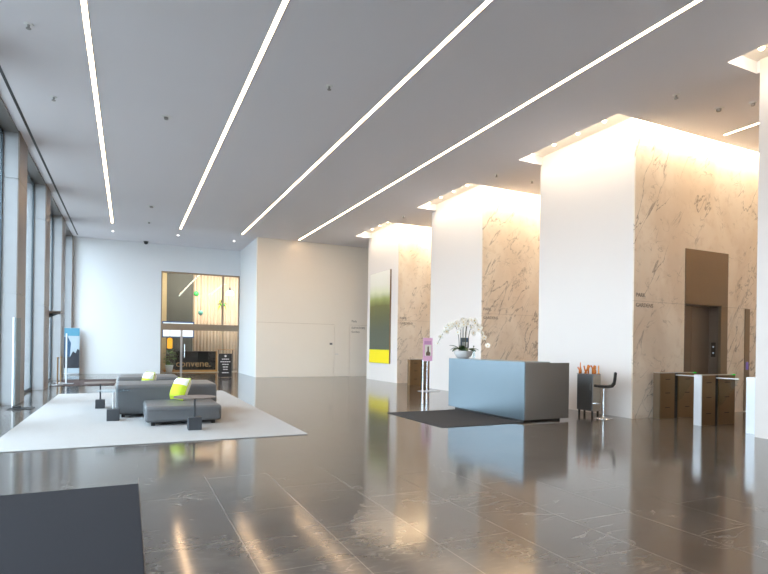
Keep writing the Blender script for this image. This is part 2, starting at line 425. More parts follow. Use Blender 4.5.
# back wall with the glazed entrance to the cafe
GX0, GX1, GZ = 1.36, 4.93, 4.76
struct('wall_back', MB().box(-3.0, GX0, YB, YB+.3, 0, LID).box(GX0, XS, YB, YB+.3, GZ, LID).box(GX1+.01, XS, YB, YB+.3, 0, GZ), 'backwhite')
w = struct('window_5', MB().box(GX0, GX0+.05, YB+.02, YB+.12, 0, GZ).box(GX1-.05, GX1, YB+.02, YB+.12, 0, GZ).box(GX0+.05, GX1-.05, YB+.02, YB+.12, GZ-.07, GZ)
           .box(4.10, 4.18, YB+.03, YB+.11, 2.33, GZ-.07), 'bronzeframe')
link('transom', MB().box(GX0+.05, GX1-.05, YB-.01, YB+.13, 2.03, 2.33), 'bronzeframe', w)
link('pane', MB().box(GX0+.05, GX1-.05, YB+.065, YB+.077, 2.33, GZ-.07), 'glass', w)
link('pane', MB().box(3.30, GX1-.05, YB+.065, YB+.077, 0, 2.03), 'glass', w)
link('pane', MB().box(GX0+.05, 2.22, YB+.065, YB+.077, 0, 2.03), 'glass', w)
d = struct('door_2', MB().box(2.34, 3.29, YB+.06, YB+.075, .015, 2.02), 'glass')
link('door_post', MB().box(2.235, 2.325, YB+.02, YB+.12, 0, 2.03), 'steel', d)
link('door_handle', MB().tube([(2.42, YB+.05, .75), (2.42, YB-.03, .75), (2.42, YB-.03, 1.35), (2.42, YB+.05, 1.35)], .016), 'chrome', d)

# window wall: stone fins, glass between, head and sill
XF, XG = -2.22, -2.50
fins = [(-2.9, -1.95), (1.2, 2.2), (5.5, 6.5), (9.77, 10.8), (14.07, 15.13), (18.37, 19.35), (22.73, 23.74), (26.70, 26.97)]
JZ = [2.45, 4.95]
for i, (a, b) in enumerate(fins):
    q = MB().box(XG-.25, XF-.012, a+.012, b-.012, 0, H)
    for z0, z1 in zip([0]+[j+.006 for j in JZ], [j-.006 for j in JZ]+[H]):
        q.box(XG-.25, XF, a, b, z0, z1)
    fo = struct('wall_window_fin', q, 'fin')
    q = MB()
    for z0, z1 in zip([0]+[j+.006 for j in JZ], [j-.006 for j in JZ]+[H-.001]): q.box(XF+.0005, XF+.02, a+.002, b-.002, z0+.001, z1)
    link('shaded_side', q, 'shaded_side', fo)  # thin added skin that carries the painted shade of the fin's room side
struct('wall_window_head', MB().box(XG-.25, XF-.001, YN, YB, H-.05, H-.001), 'head')
for i, ((a0, a1), (b0, b1)) in enumerate(zip(fins, fins[1:])):
    f = MB()
    for y0 in (a1, b0-.05): f.box(XG-.035, XG+.008, y0, y0+.05, 0, H-.05)
    f.box(XG-.035, XG+.008, a1+.05, b0-.05, 0, .08).box(XG-.035, XG+.008, a1+.05, b0-.05, H-.13, H-.05)
    w = struct('window_side', f, 'frame')
    link('pane', MB().box(XG-.02, XG-.008, a1+.05, b0-.05, .08, H-.13), 'winglass', w)
struct('ground_street', MB().box(-90, -2.76, -60, 120, -.25, -.02), 'ground')

# entrance hood and stanchions between the second and third visible fins
t = thing('door_hood', 'small dark metal hood jutting from the window wall', 'hood', (-2.2, 19.7, 2.24))
link('hood_plate', MB().box(XG, -1.90, 19.36, 19.9, 2.27, 2.35, .01), 'head', t)
link('hood_bracket', MB().prism([(-2.45, 2.05), (-2.40, 2.05), (-1.98, 2.265), (-2.45, 2.265)], 1, 19.60, 19.64), 'frame', t)

def stanchion(x, y, label):
    t = thing('stanchion', label, 'stanchion', (x, y, .0102))
    link('base', MB().lathe(x, y, [(.16, 0.0102), (.16, .022), (.05, .035), (.02, .05)]), 'steel', t)
    link('post', MB().lathe(x, y, [(.022, .045), (.022, .86), (.034, .87), (.034, .90), (.0, .915)]), 'bronze', t)
stanchion(-2.02, 20.0, 'short bronze stanchion post by the windows, nearer of the two')
stanchion(-2.03, 21.0, 'short bronze stanchion post by the windows, farther of the two')

# ------------------------------------------------------------------ lights on the ceiling
strips = [(-.60, 2.0, 23.15, 'ceiling light strip nearest the window wall'), (1.84, 2.0, 23.0, 'ceiling light strip second from the window wall'),
          (4.25, 1.5, 22.8, 'ceiling light strip third from the window wall'), (6.69, 1.0, 22.85, 'long ceiling light strip nearest the white core walls'),
          (11.38, 5.62, 7.23, 'short ceiling light strip above the turnstiles')]
for x, y0, y1, lab in strips:
    t = thing('linear_light', lab+', glowing white', 'ceiling light', (x, (y0+y1)/2, H), 'linear ceiling lights')
    link('housing', MB().box(x-.044, x-.034, y0-.012, y1+.012, H-.008, H).box(x+.034, x+.044, y0-.012, y1+.012, H-.008, H)
         .box(x-.034, x+.034, y0-.012, y0, H-.008, H).box(x-.034, x+.034, y1, y1+.012, H-.008, H), 'white_plastic', t)
    link('diffuser', MB().box(x-.034, x+.034, y0, y1, H-.005, H-.001), 'strip', t)

def downlight(x, y, z, r, lab, m, grp):
    t = thing('downlight', lab, 'ceiling light', (x, y, z), grp)
    b = MB(); n = 20
    b.lathe(x, y, [(r*1.35, z-.006), (r*1.35, z)], n)
    link('trim_ring', b, 'white_plastic', t)
    link('lens', MB().lathe(x, y, [(r*.6, z-.03), (r, z-.0065)], n), m, t)
cove_names = ['in the cove at the right edge', 'in the cove above the slim cabinet', 'in the cove above the orchid', 'in the cove above the painting']
ordn = ['nearest', 'second', 'third', 'farthest']
for k, (n, a, b) in enumerate(BLOCKS):
    for j in range(4):
        y = COVES[k][0]+.72+j*.735
        if k == 0 and j < 3: continue
        lab = f'round downlight {cove_names[k]}' + (f', {ordn[j]} of the four' if k else '')
        downlight(8.97, y, LID, .045, lab, 'downlight', 'cove downlights')
        L = bpy.data.lights.new('cove_spot', 'SPOT'); L.energy = 10; L.color = (1, .88, .72); L.spot_size = math.radians(120); L.spot_blend = .6; L.shadow_soft_size = .04
        lo = bpy.data.objects.new('cove_spot', L); C.objects.link(lo); lo.location = (8.97, y, LID-.05)
for x, y, lab in ((-.62, 24.85, 'beyond the end of the strip nearest the windows'), (1.86, 24.4, 'beyond the end of the second light strip'), (4.21, 24.5, 'beyond the end of the third light strip')):
    downlight(x, y, H, .05, 'tiny round ceiling spotlight '+lab, 'pinlight', 'small ceiling spotlights')

def area(name, loc, size, size_y, power, col, rot):
    L = bpy.data.lights.new(name, 'AREA'); L.shape = 'RECTANGLE'; L.size = size; L.size_y = size_y; L.energy = power; L.color = col
    o = bpy.data.objects.new(name, L); C.objects.link(o); o.location = loc; o.rotation_euler = rot
    return o
WARM = (1, .86, .62)
for (n, a, b), (c0, c1) in zip(BLOCKS, COVES):
    # led strip on the inside of the cove, turned to the white face (+X), tucked behind the ceiling edge
    area('cove_led', (RX+.012, (c0+c1)/2, 6.10), .10, c1-c0-.05, 13, (1, .86, .66), (0, -PI/2, 0))
    # led strip in the slot, turned to the marble face (+Y)
    area('slot_led', ((RX+XE)/2, c0+.05, LID-.01), XE-RX-.1, .06, 122, WARM, (math.radians(12), 0, 0))

# ceiling fittings
def sprinkler(x, y, lab):
    t = thing('sprinkler_head', lab, 'sprinkler', (x, y, H), 'ceiling sprinklers')
    link('escutcheon', MB().lathe(x, y, [(.05, H-.012), (.06, H)], 16), 'white_plastic', t)
    link('nozzle', MB().lathe(x, y, [(.035, H-.07), (.035, H-.062), (.014, H-.058), (.018, H-.012)], 12), 'fitting', t)
for x, y, lab in ((8.84, 6.49, 'small ceiling sprinkler left of the detector above the turnstiles'), (8.75, 11.59, 'small ceiling sprinkler before the cove behind the orchid, nearer the light strip'),
                  (9.93, 11.57, 'small ceiling sprinkler in the bay behind the desk, deeper in'), (-1.36, 9.28, 'small ceiling sprinkler at the upper left, nearest the viewer'),
                  (-1.32, 11.82, 'small ceiling sprinkler by the window wall, left of the first light strip'), (3.16, 9.04, 'small ceiling sprinkler between the second and third light strips'),
                  (8.7, 16.8, 'small ceiling sprinkler between the two farthest lit coves')):
    sprinkler(x, y, lab)
def detector(x, y, lab, r=.09):
    t = thing('smoke_detector', lab, 'smoke detector', (x, y, H), 'ceiling detectors')
    link('base_ring', MB().lathe(x, y, [(r*.8, H-.02), (r, H)], 20), 'white_plastic', t)
    link('sensor', MB().lathe(x, y, [(0, H-.065), (r*.45, H-.06), (r*.5, H-.02)], 16), 'fitting', t)
detector(.64, 11.77, 'round detector on the ceiling midway between the first two light strips')
detector(.65, 19.67, 'dark round detector on the far ceiling between the first two light strips', .12)
detector(.66, 22.31, 'small pale detector on the ceiling near the back wall', .08)
detector(10.03, 6.48, 'round detector on the ceiling above the turnstiles')
detector(10.35, 6.05, 'round detector beside the short light strip at the right', .07)
t = thing('dome_camera', 'black dome camera on the ceiling close to the back wall', 'camera', (.68, 26.6, H))
link('mount', MB().lathe(.68, 26.6, [(.10, H-.03), (.11, H)]), 'grey_plastic', t)
link('dome', MB().lathe(.68, 26.6, [(0, H-.14), (.05, H-.13), (.08, H-.10), (.09, H-.03)]), 'dark', t, True)

# ------------------------------------------------------------------ rugs and mats
def flat(name, lab, cat, x0, x1, y0, y1, h, m, bev=.004):
    return tag(link(name, MB().box(x0, x1, y0, y1, 0.0, h, bev, 1), m), lab, cat)
flat('area_rug', 'large pale grey rug under the grey lounge seating', 'rug', -1.64, 2.57, 8.12, 16.6, .014, 'rug')
flat('entrance_mat', 'large charcoal floor mat at the lower left', 'mat', -2.1, .11, 1.9, 5.83, .012, 'mat')
flat('desk_mat', 'dark grey mat in front of the reception desk', 'mat', 4.95, 6.72, 8.0, 10.2, .010, 'deskmat')
flat('doorway_mat', 'long dark brown mat by the far window entrance', 'mat', -2.2, -.38, 19.6, 22.9, .010, 'brownmat')
g = thing('floor_grille', 'small dark slotted grille at the foot of the cream wall', 'grille', (5.98, 22.93, 0))
link('grille_frame', MB().box(5.62, 6.34, 22.85, 22.87, 0, .008).box(5.62, 6.34, 23.0, 23.02, 0, .008).box(5.62, 5.64, 22.87, 23.0, 0, .008).box(6.32, 6.34, 22.87, 23.0, 0, .008), 'steel', g)
b = MB()
for i in range(9): b.box(5.64, 6.32, 22.874+i*.014, 22.882+i*.014, 0, .006)
link('grille_slats', b, 'dark', g)

# ------------------------------------------------------------------ lounge seating
def block_seat(name, lab, x0, x1, y0, y1, h, grp, z0=.075):
    t = thing(name, lab, 'sofa', ((x0+x1)/2, (y0+y1)/2, 0), grp)
    b = bmesh.new(); bmesh.ops.create_cube(b, size=1)
    for v in b.verts: v.co = Vector((x0+(v.co.x+.5)*(x1-x0), y0+(v.co.y+.5)*(y1-y0), z0+(v.co.z+.5)*(h-z0)))
    bmesh.ops.bevel(b, geom=b.edges[:], offset=.055, segments=4, profile=.6, affect='EDGES')
    bmesh.ops.subdivide_edges(b, edges=[e for e in b.edges if e.calc_length() > .4], cuts=5, use_grid_fill=True)
    for v in b.verts:       # slightly domed upholstery
        u, w = (v.co.x-x0)/(x1-x0), (v.co.y-y0)/(y1-y0)
        if v.co.z > (z0+h)/2: v.co.z += .022*math.sin(PI*min(max(u, 0), 1))*math.sin(PI*min(max(w, 0), 1))
    q = MB(); q.add(b); link('upholstery', q, 'leather', t, True)
    s = MB()
    e = .004
    s.tube([(x0+.05, y0-e, h-.06), (x1-.05, y0-e, h-.06)], .006, 6).tube([(x0-e, y0+.05, h-.06), (x0-e, y1-.05, h-.06)], .006, 6)
    link('piping', s, 'leather', t)
    link('plinth', MB().box(x0+.10, x1-.10, y0+.10, y1-.10, .05, z0+.02), 'dark', t)
    for fx in (x0+.10, x1-.16):
        for fy in (y0+.07, y1-.13):
            link('foot', MB().box(fx, fx+.06, fy, fy+.06, .014, z0+.005), 'dark', t)
    return t
G = 'grey leather lounge blocks'
block_seat('ottoman', 'low grey leather ottoman at the front of the lounge group', .27, 1.50, 9.72, 10.93, .34, G)
block_seat('sofa_block', 'tall grey leather sofa block behind the low ottoman', -.19, 1.60, 11.0, 12.26, .62, G)
block_seat('ottoman', 'low grey leather ottoman hidden behind the tall sofa block', -.15, 1.30, 12.32, 13.4, .34, G)
block_seat('sofa_block', 'farthest grey leather sofa block, behind the small green cushion', -.2, 1.10, 13.46, 14.7, .62, G)

def cushion(lab, c, size, tilt, yaw):
    t = thing('cushion', lab, 'cushion', c, 'green and white cushions')
    b = bmesh.new(); n = 14; half = size/2
    def pt(i, j, sgn):
        u, v = -1+2*i/n, -1+2*j/n
        ed = (1-u**4)*(1-v**4)
        pin = 1-.10*(1-abs(u))*0 - .06*((1-u*u)*abs(v)**6+(1-v*v)*abs(u)**6)
        return Vector((u*half*pin, sgn*.105*max(ed, 0)**.55, v*half*pin))
    def side(sgn, iw0, iw1, jw=None):
        jw = jw or n
        q = bmesh.new(); g = {}
        for i in range(iw0, iw1+1):
            for j in range(jw+1): g[i, j] = q.verts.new(pt(i, j, sgn))
        for i in range(iw0, iw1):
            for j in range(jw): q.faces.new((g[i, j], g[i+1, j], g[i+1, j+1], g[i, j+1]))
        bmesh.ops.recalc_face_normals(q, faces=q.faces)
        return q
    R = Matrix.Translation(c) @ Matrix.Rotation(yaw, 4, 'Z') @ Matrix.Rotation(tilt, 4, 'X') @ Matrix.Translation((0, 0, half*.97))
    f = MB(); f.add(side(-1, 0, n), R); f.add(side(1, 0, n), R); bmesh.ops.remove_doubles(f.bm, verts=f.bm.verts, dist=1e-4)
    bmesh.ops.recalc_face_normals(f.bm, faces=f.bm.faces)
    cov = link('cover', f, 'cushwhite', t, True)
    f = MB()
    q = side(-1, 0, n, 9)
    for v in q.verts: v.co.y -= .003
    f.add(q, R); link('front_panel', f, 'lime', t, True)
    edge = [pt(i, 0, 1) for i in range(n+1)]+[pt(n, j, 1) for j in range(1, n+1)]+[pt(i, n, 1) for i in range(n-1, -1, -1)]+[pt(0, j, 1) for j in range(n-1, -1, -1)]
    link('edge_piping', MB().tube([R @ p for p in edge], .007, 6), 'lime', t)
cushion('lime green and white cushion leaning on the low front ottoman', (.82, 10.56, .375), .42, -.38, -1.12)
cushion('green and white cushion showing above the tall sofa block', (.37, 12.62, .37), .42, -.22, -1.2)

def side_table(lab, x, y, rx, ry, ztop, cube, topmat='tabletop', thick=.012):
    t = thing('side_table', lab, 'side table', (x, y, 0), 'small pedestal side tables')
    link('weight', MB().box(x-cube/2, x+cube/2, y-cube/2, y+cube/2, .014, .014+cube, .004, 1), 'tablecube', t)
    link('pole', MB().cyl(x, y, .014+cube, ztop-thick, .016, 14), 'tablecube' if topmat == 'tabletop' else 'steel', t)
    n = 40
    b = bmesh.new(); P = [(x+rx*math.copysign(abs(math.cos(2*PI*i/n))**.8, math.cos(2*PI*i/n)), y+ry*math.copysign(abs(math.sin(2*PI*i/n))**.8, math.sin(2*PI*i/n))) for i in range(n)]
    q = MB().prism(P, 2, ztop-thick, ztop)
    link('table_top', q, topmat, t)
side_table('dark round side table in front of the low ottoman', .99, 9.17, .32, .32, .545, .205)
side_table('pale thin side table at the left corner of the tall sofa block', -.22, 10.72, .27, .27, .55, .205, 'acrylic', .012)
side_table('dark round side table on the rug nearest the windows', -.51, 12.8, .30, .34, .555, .18)

# ------------------------------------------------------------------ sign stands by the windows
t = thing('sign_stand', 'tall clear acrylic sign panel on a black base at the left edge', 'sign', (-2.06, 13.28, 0), 'clear panel stands')
link('base', MB().box(-2.20, -1.76, 13.08, 13.48, .0, .012, .003, 1).box(-2.13, -1.98, 13.24, 13.32, .012, .06), 'dark', t)
link('panel', MB().box(-2.118, -2.0, 13.272, 13.288, .06, 1.88), 'acrylic', t)
link('edge_light', MB().box(-2.145, -2.118, 13.262, 13.298, .03, 1.89), 'acrylic_edge', t)
t = thing('sign_stand', 'slim white panel stand on a pale base before the poster banner', 'sign', (-1.83, 20.6, 0), 'clear panel stands')
link('base', MB().box(-2.06, -1.62, 20.4, 20.8, .010, .022, .003, 1), 'steel', t)
link('panel', MB().box(-1.815, -1.79, 20.592, 20.608, .022, 1.66), 'acrylic', t)
link('edge_light', MB().box(-1.862, -1.815, 20.58, 20.62, .022, 1.68), 'acrylic_edge', t)

t = thing('banner', 'printed roll-up banner with blue sky by the back wall', 'banner', (-2.15, 26.55, 0))
bx0, bx1, by = -2.46, -1.87, 26.55
link('base', MB().box(bx0, bx1, by-.08, by+.08, 0, .07, .01), 'steel', t)
link('print', MB().box(bx0+.01, bx1-.01, by-.003, by+.003, .07, 2.0), 'pale_print', t)
link('sky_picture', MB().box(bx0+.01, bx1-.01, by-.006, by-.003, 1.66, 1.99), 'sky_print', t)
link('blue_picture', MB().prism([(bx0+.01, .75), (bx0+.22, .75), (bx0+.26, 1.35), (bx0+.14, 1.62), (bx0+.01, 1.62)], 1, by-.006, by-.003), 'deepblue_print', t)
link('dark_picture', MB().prism([(bx0+.01, .28), (bx1-.01, .28), (bx1-.01, 1.05), (bx0+.50, 1.1), (bx0+.44, .92), (bx0+.34, 1.0), (bx0+.22, .74), (bx0+.12, .8), (bx0+.01, .74)], 1, by-.010, by-.006), 'dark_print', t)
link('support_pole', MB().cyl((bx0+bx1)/2, by+.03, .07, 1.98, .01, 8), 'steel', t)

# ------------------------------------------------------------------ reception desk
t = thing('reception_desk', 'satin steel reception desk with blue sheen on the grey mat', 'desk', (7.3, 9.3, 0))
x0, x1, y0, y1, zt = 6.75, 7.87, 8.0, 10.64, 1.15
link('front_panel', MB().box(x0, x0+.03, y0, y1, .045, zt, .003, 1), 'desk', t)
link('end_panel', MB().box(x0+.031, x1, y0, y0+.03, .045, zt-.02, .003, 1), 'deskend', t)
link('end_panel', MB().box(x0+.031, x1, y1-.03, y1, .045, zt-.02, .003, 1), 'deskend', t)
link('counter', MB().box(x0+.031, x0+.66, y0+.031, y1-.031, zt-.035, zt, .003, 1), 'desktop', t)
link('worktop', MB().box(x0+.661, x1-.005, y0+.031, y1-.031, .70, .74), 'desktop', t)
link('inner_panel', MB().box(x0+.64, x0+.66, y0+.031, y1-.031, .74, zt-.036), 'desktop', t)
link('plinth', MB().box(x0+.10, x1-.10, y0+.13, y1-.13, 0, .05), 'dark', t)

# orchid in a bowl
ox, oy = 7.0, 10.42
t = thing('potted_orchid', 'white orchids in a round white bowl on the reception desk', 'plant', (ox, oy, zt))
link('bowl', MB().lathe(ox, oy, [(.11, zt), (.16, zt+.03), (.205, zt+.10), (.212, zt+.155), (.215, zt+.175), (.20, zt+.175), (.19, zt+.155)], 32), 'pot', t, True)
link('moss', MB().lathe(ox, oy, [(.19, zt+.14), (.12, zt+.175), (0, zt+.185)], 24), 'soil', t, True)
def leaf(mb, base, ang, ln, wd, lift, droop):
    n = 7; d = Vector((math.cos(ang), math.sin(ang), 0)); s = Vector((-d.y, d.x, 0)); b = bmesh.new(); L = []
    for i in range(n+1):
        u = i/n; w = wd*math.sin(PI*min(u*.92+.08, 1))**.7; c = Vector(base)+d*ln*u+Vector((0, 0, lift*u-droop*u*u))
        L.append((b.verts.new(c-s*w+Vector((0, 0, .15*w))), b.verts.new(c), b.verts.new(c+s*w+Vector((0, 0, .15*w)))))
    for a, e in zip(L, L[1:]):
        b.faces.new((a[0], e[0], e[1], a[1])); b.faces.new((a[1], e[1], e[2], a[2]))
    r = bmesh.ops.extrude_face_region(b, geom=b.faces[:])
    for v in r['geom']:
        if isinstance(v, bmesh.types.BMVert): v.co.z += .005
    bmesh.ops.recalc_face_normals(b, faces=b.faces); mb.add(b)
for k in range(12):
    q = MB(); a = k*2*PI/12+.2
    leaf(q, (ox+.05*math.cos(a), oy+.05*math.sin(a), zt+.17), a, random.uniform(.24, .36), .066, random.uniform(.16, .30), random.uniform(.14, .24)); link('leaf', q, 'leaf', t, True)
def flower(parent, p, d, r):
    """five petals round an eye, facing d"""
    d = Vector(d).normalized(); R = d.to_track_quat('Z', 'Y').to_matrix().to_4x4(); R.translation = p
    b = MB()
    for k in range(5):
        a = 2*PI*k/5+PI/2; wd = .62 if k in (1, 4) else .42
        q = bmesh.new(); bmesh.ops.create_uvsphere(q, u_segments=8, v_segments=5, radius=1)
        m = R @ Matrix.Rotation(a, 4, 'Z') @ Matrix.Translation((r*.55, 0, .1*r)) @ Matrix.Rotation(-.25, 4, 'Y') @ Matrix.Diagonal((r*.55, r*wd, r*.09, 1))
        b.add(q, m)
    f = link('blossom', b, 'petal', parent, True)
    link('eye', MB().sphere(Vector(p)+d*r*.18, r*.2, u=8, v=6), 'petal_eye', f, True)
cam_dir = Vector((-.5, -.8, .1))
# (top reach in the picture plane across the desk, height) for each arching spray
side = Vector((.72, -.69, 0))        # picture-right across the desk
spray_def = [(-.10, -.62, .80, .34), (-.06, -.36, .86, .62), (0, .02, .93, .80), (.03, .36, .93, .70), (.10, .52, .80, .32), (-.03, -.14, .90, .60), (.05, .20, .84, .62)]
for i, (sb, se, top, endz) in enumerate(spray_def):
    P0 = Vector((ox, oy, zt+.16))+side*sb
    pts = []
    back = Vector((.5, .5, 0))*random.uniform(-.12, .12)
    for k in range(15):
        u = k/14
        s_ = sb+(se-sb)*(u**2.2)
        z_ = zt+.16+(top-.16)*(1-(1-min(u/.66, 1))**2) if u < .66 else zt+top-(top-endz)*((u-.66)/.34)**1.7
        pts.append(Vector((ox, oy, z_))+side*s_+back*u)
    st = link('stem', MB().tube(pts, .009, 6, .004), 'stem', t, True)
    ks = [9, 10, 11, 12, 13, 14] if abs(se) > .3 else [10, 12, 14]
    for k in ks:
        p = pts[k]+Vector((random.uniform(-.04, .04), random.uniform(-.05, .02), random.uniform(-.05, .01)))
        flower(t, p, cam_dir+Vector((random.uniform(-.5, .5), random.uniform(-.3, .3), random.uniform(-.3, .3))), random.uniform(.052, .068))

t = thing('card_holder', 'small blue-grey card on a pick among the orchid stems', 'card', (7.06, 10.47, 1.33))
link('pick', MB().tube([(7.06, 10.47, 1.33), (7.06, 10.47, 1.42)], .005, 6), 'grey_plastic', t)
R = Matrix.Translation((7.06, 10.47, 0)) @ Matrix.Rotation(-.6, 4, 'Z')
q = MB().box(-.10, .10, -.006, .006, 1.40, 1.63, .003, 1); bmesh.ops.transform(q.bm, matrix=R, verts=q.bm.verts); link('frame', q, 'screenback', t)
q = MB().box(-.045, .075, -.009, -.006, 1.41, 1.53); bmesh.ops.transform(q.bm, matrix=R, verts=q.bm.verts); link('card', q, 'paper', t)
t = thing('glass_vase', 'small clear glass vase beside the orchid bowl', 'vase', (7.02, 10.04, zt))
link('vase_body', MB().lathe(7.02, 10.04, [(.03, zt+.001), (.036, zt+.02), (.032, zt+.12), (.024, zt+.16), (.03, zt+.20)], 18), 'acrylic', t, True)
link('sprig', MB().tube([(7.02, 10.04, zt+.03), (7.025, 10.045, zt+.2), (7.01, 10.03, zt+.27)], .004, 6).sphere((7.01, 10.03, zt+.28), .018, u=8, v=6), 'leaf', t)

# ------------------------------------------------------------------ cabinet, ornaments and stool by the white wall
t = thing('side_cabinet', 'slim dark steel cabinet on legs against the white wall', 'cabinet', (8.98, 8.45, 0))
cx0, cx1, cy0, cy1 = 8.75, 8.975, 8.23, 8.66
link('body', MB().box(cx0+.02, cx1, cy0+.012, cy1, .11, .865, .003, 1), 'cabinet', t)
dr = link('door', MB().box(cx0, cx0+.019, cy0+.012, cy1, .115, .86, .002, 1), 'cabinet', t)
link('door_handle', MB().tube([(cx0, cy0+.05, .55), (cx0-.02, cy0+.05, .55), (cx0-.02, cy0+.05, .68), (cx0, cy0+.05, .68)], .005, 6), 'steel', dr)
link('side_panel', MB().box(cx0+.02, cx1, cy0, cy0+.0115, .11, .865), 'cabinetside', t)
link('top', MB().box(cx0-.005, cx1, cy0-.005, cy1+.005, .866, .882, .002, 1), 'cabinet', t)
for lx in (cx0+.02, cx1-.05):
    for ly in (cy0+.02, cy1-.05): link('leg', MB().box(lx, lx+.03, ly, ly+.03, 0, .11), 'dark', t)
def orn(lab, mb, m='orange'): tag(link('ornament', mb, m, None, True), lab, 'ornament', 'orange ornaments')
zc = .883
def ptb(x, y, pts, r, mb): mb.tube([(x+(p[0])*.74, y-(p[0])*.0, zc+p[1]) for p in pts], r, 8)
b = MB(); xx, yy = 8.79, 8.615
b.lathe(xx, yy, [(.032, zc), (.036, zc+.06), (.024, zc+.10), (.012, zc+.15), (.01, zc+.235), (.0, zc+.24)], 12)
b.tube([(xx-.0, yy, zc+.05), (xx-.03, yy+.03, zc+.11), (xx-.033, yy+.035, zc+.14)], .014, 8)
orn('orange ornament with one tall spike, first from the left on the cabinet', b)
b = MB(); xx, yy = 8.83, 8.50
b.lathe(xx, yy, [(.03, zc), (.03, zc+.03), (.016, zc+.05)], 12); b.tube([(xx, yy, zc+.03), (xx-.01, yy+.02, zc+.09), (xx-.02, yy+.035, zc+.17)], .015, 8); b.tube([(xx, yy, zc+.03), (xx+.02, yy-.02, zc+.10), (xx+.03, yy-.04, zc+.19)], .017, 8)
orn('orange V-shaped ornament, second from the left on the cabinet', b)
b = MB(); xx, yy = 8.87, 8.41
b.tube([(xx-.03, yy+.03, zc), (xx-.03, yy+.03, zc+.10), (xx-.012, yy+.012, zc+.165), (xx+.012, yy-.012, zc+.17), (xx+.03, yy-.03, zc+.11), (xx+.03, yy-.03, zc)], .016, 8)
orn('orange arch-shaped ornament in the middle of the cabinet top', b)
b = MB(); xx, yy = 8.90, 8.325
b.lathe(xx, yy, [(.030, zc), (.034, zc+.03), (.03, zc+.08), (.02, zc+.10), (.03, zc+.12), (.032, zc+.16), (.02, zc+.18), (0, zc+.185)], 14)
orn('squat orange double-bulb ornament, second from the right on the cabinet', b)
b = MB(); xx, yy = 8.94, 8.255
b.lathe(xx, yy, [(.03, zc), (.03, zc+.015), (.013, zc+.02), (.012, zc+.18), (0, zc+.183)], 12)
orn('thin amber rod ornament at the right end of the cabinet top', b, 'amber')

t = thing('bar_stool', 'dark low-backed swivel stool beside the slim cabinet', 'stool', (8.76, 7.95, 0))
sx, sy = 8.76, 7.95
link('base', MB().lathe(sx, sy, [(.18, 0), (.18, .008), (.06, .02), (.03, .05)], 32), 'chrome', t, True)
link('column', MB().cyl(sx, sy, .04, .40, .026).cyl(sx, sy, .40, .64, .018), 'chrome', t)
link('footrest', MB().tube([(sx, sy, .30), (sx-.12, sy-.10, .30), (sx-.20, sy-.07, .30), (sx-.22, sy, .30), (sx-.20, sy+.07, .30), (sx-.12, sy+.10, .30), (sx, sy, .30)], .010, 8), 'chrome', t)
link('swivel_plate', MB().box(sx-.10, sx+.10, sy-.10, sy+.10, .63, .645), 'dark', t)
prof = [(-.19, .655), (-.18, .685), (-.08, .672), (.08, .672), (.14, .69), (.17, .74), (.182, .83), (.19, .935), (.225, .95), (.24, .93), (.232, .82), (.216, .71), (.17, .645), (.08, .628), (-.08, .632), (-.18, .645)]
q = MB().prism([(sx+a, z) for a, z in prof], 1, sy-.15, sy+.15)
bmesh.ops.bevel(q.bm, geom=[e for e in q.bm.edges if abs(e.verts[0].co.y-e.verts[1].co.y) < 1e-5], offset=.006, segments=2, affect='EDGES')
link('seat_shell', q, 'seatleather', t)
t.rotation_euler.z = math.radians(-47)

# ------------------------------------------------------------------ turnstiles
def turnstile(lab, x0, x1, y0, hgt, endmat, wing=True, thick=.16):
    t = thing('turnstile', lab, 'turnstile', ((x0+x1)/2, y0+thick/2, 0), 'bronze turnstile pedestals')
    gx0, gx1 = x0+.40*(x1-x0), x0+.505*(x1-x0)
    link('end_panel', MB().box(x0, x0+.02, y0+.004, y0+thick-.004, .0, hgt-.012, .002, 1), endmat, t)
    for a, b_ in ((x0+.021, gx0), (gx1, x1)):
        side = link('side_panel', MB().box(a, b_, y0, y0+thick, .0, hgt-.012, .002, 1), 'bronze', t)
        for z in (.22, .52, .80): link('handle_slot', MB().box((a+b_)/2-.07, (a+b_)/2+.07, y0-.003, y0+.004, z, z+.014), 'bronze_dark', side)
    link('wing_slot', MB().box(gx0+.001, gx1-.001, y0+.02, y0+thick-.02, .0, hgt-.012), 'dark', t)
    link('top_cap', MB().box(x0, x1, y0, y0+thick, hgt-.011, hgt, .002, 1), 'steel', t)
    link('indicator', MB().box(x1-.07, x1-.005, y0-.006, y0+.05, hgt-.014, hgt+.004), 'green_led', t)
    if wing:
        gm = (gx0+gx1)/2
        w_ = link('glass_wing', MB().prism([(y0+.02, .34), (y0-.10, .40), (y0-.40, .86), (y0-.40, .89), (y0+.02, .89)], 0, gm-.006, gm+.006), 'glass', t)
        link('wing_edge', MB().box(gm-.008, gm+.008, y0-.40, y0+.02, .885, .905), 'white_plastic', w_)
turnstile('bronze turnstile pedestal nearest the marble elevator wall', 9.82, 10.95, 7.48, .945, 'elev')
turnstile('bronze turnstile pedestal with white end in the middle of the row', 9.68, 10.68, 6.50, .955, 'whitepanel')
turnstile('turnstile pedestal with white end half hidden by the white wall at right', 9.60, 10.70, 5.50, .965, 'whitepanel')
turnstile('distant bronze turnstile pedestal behind the pink sign', 9.24, 10.45, 17.2, .955, 'bronze')

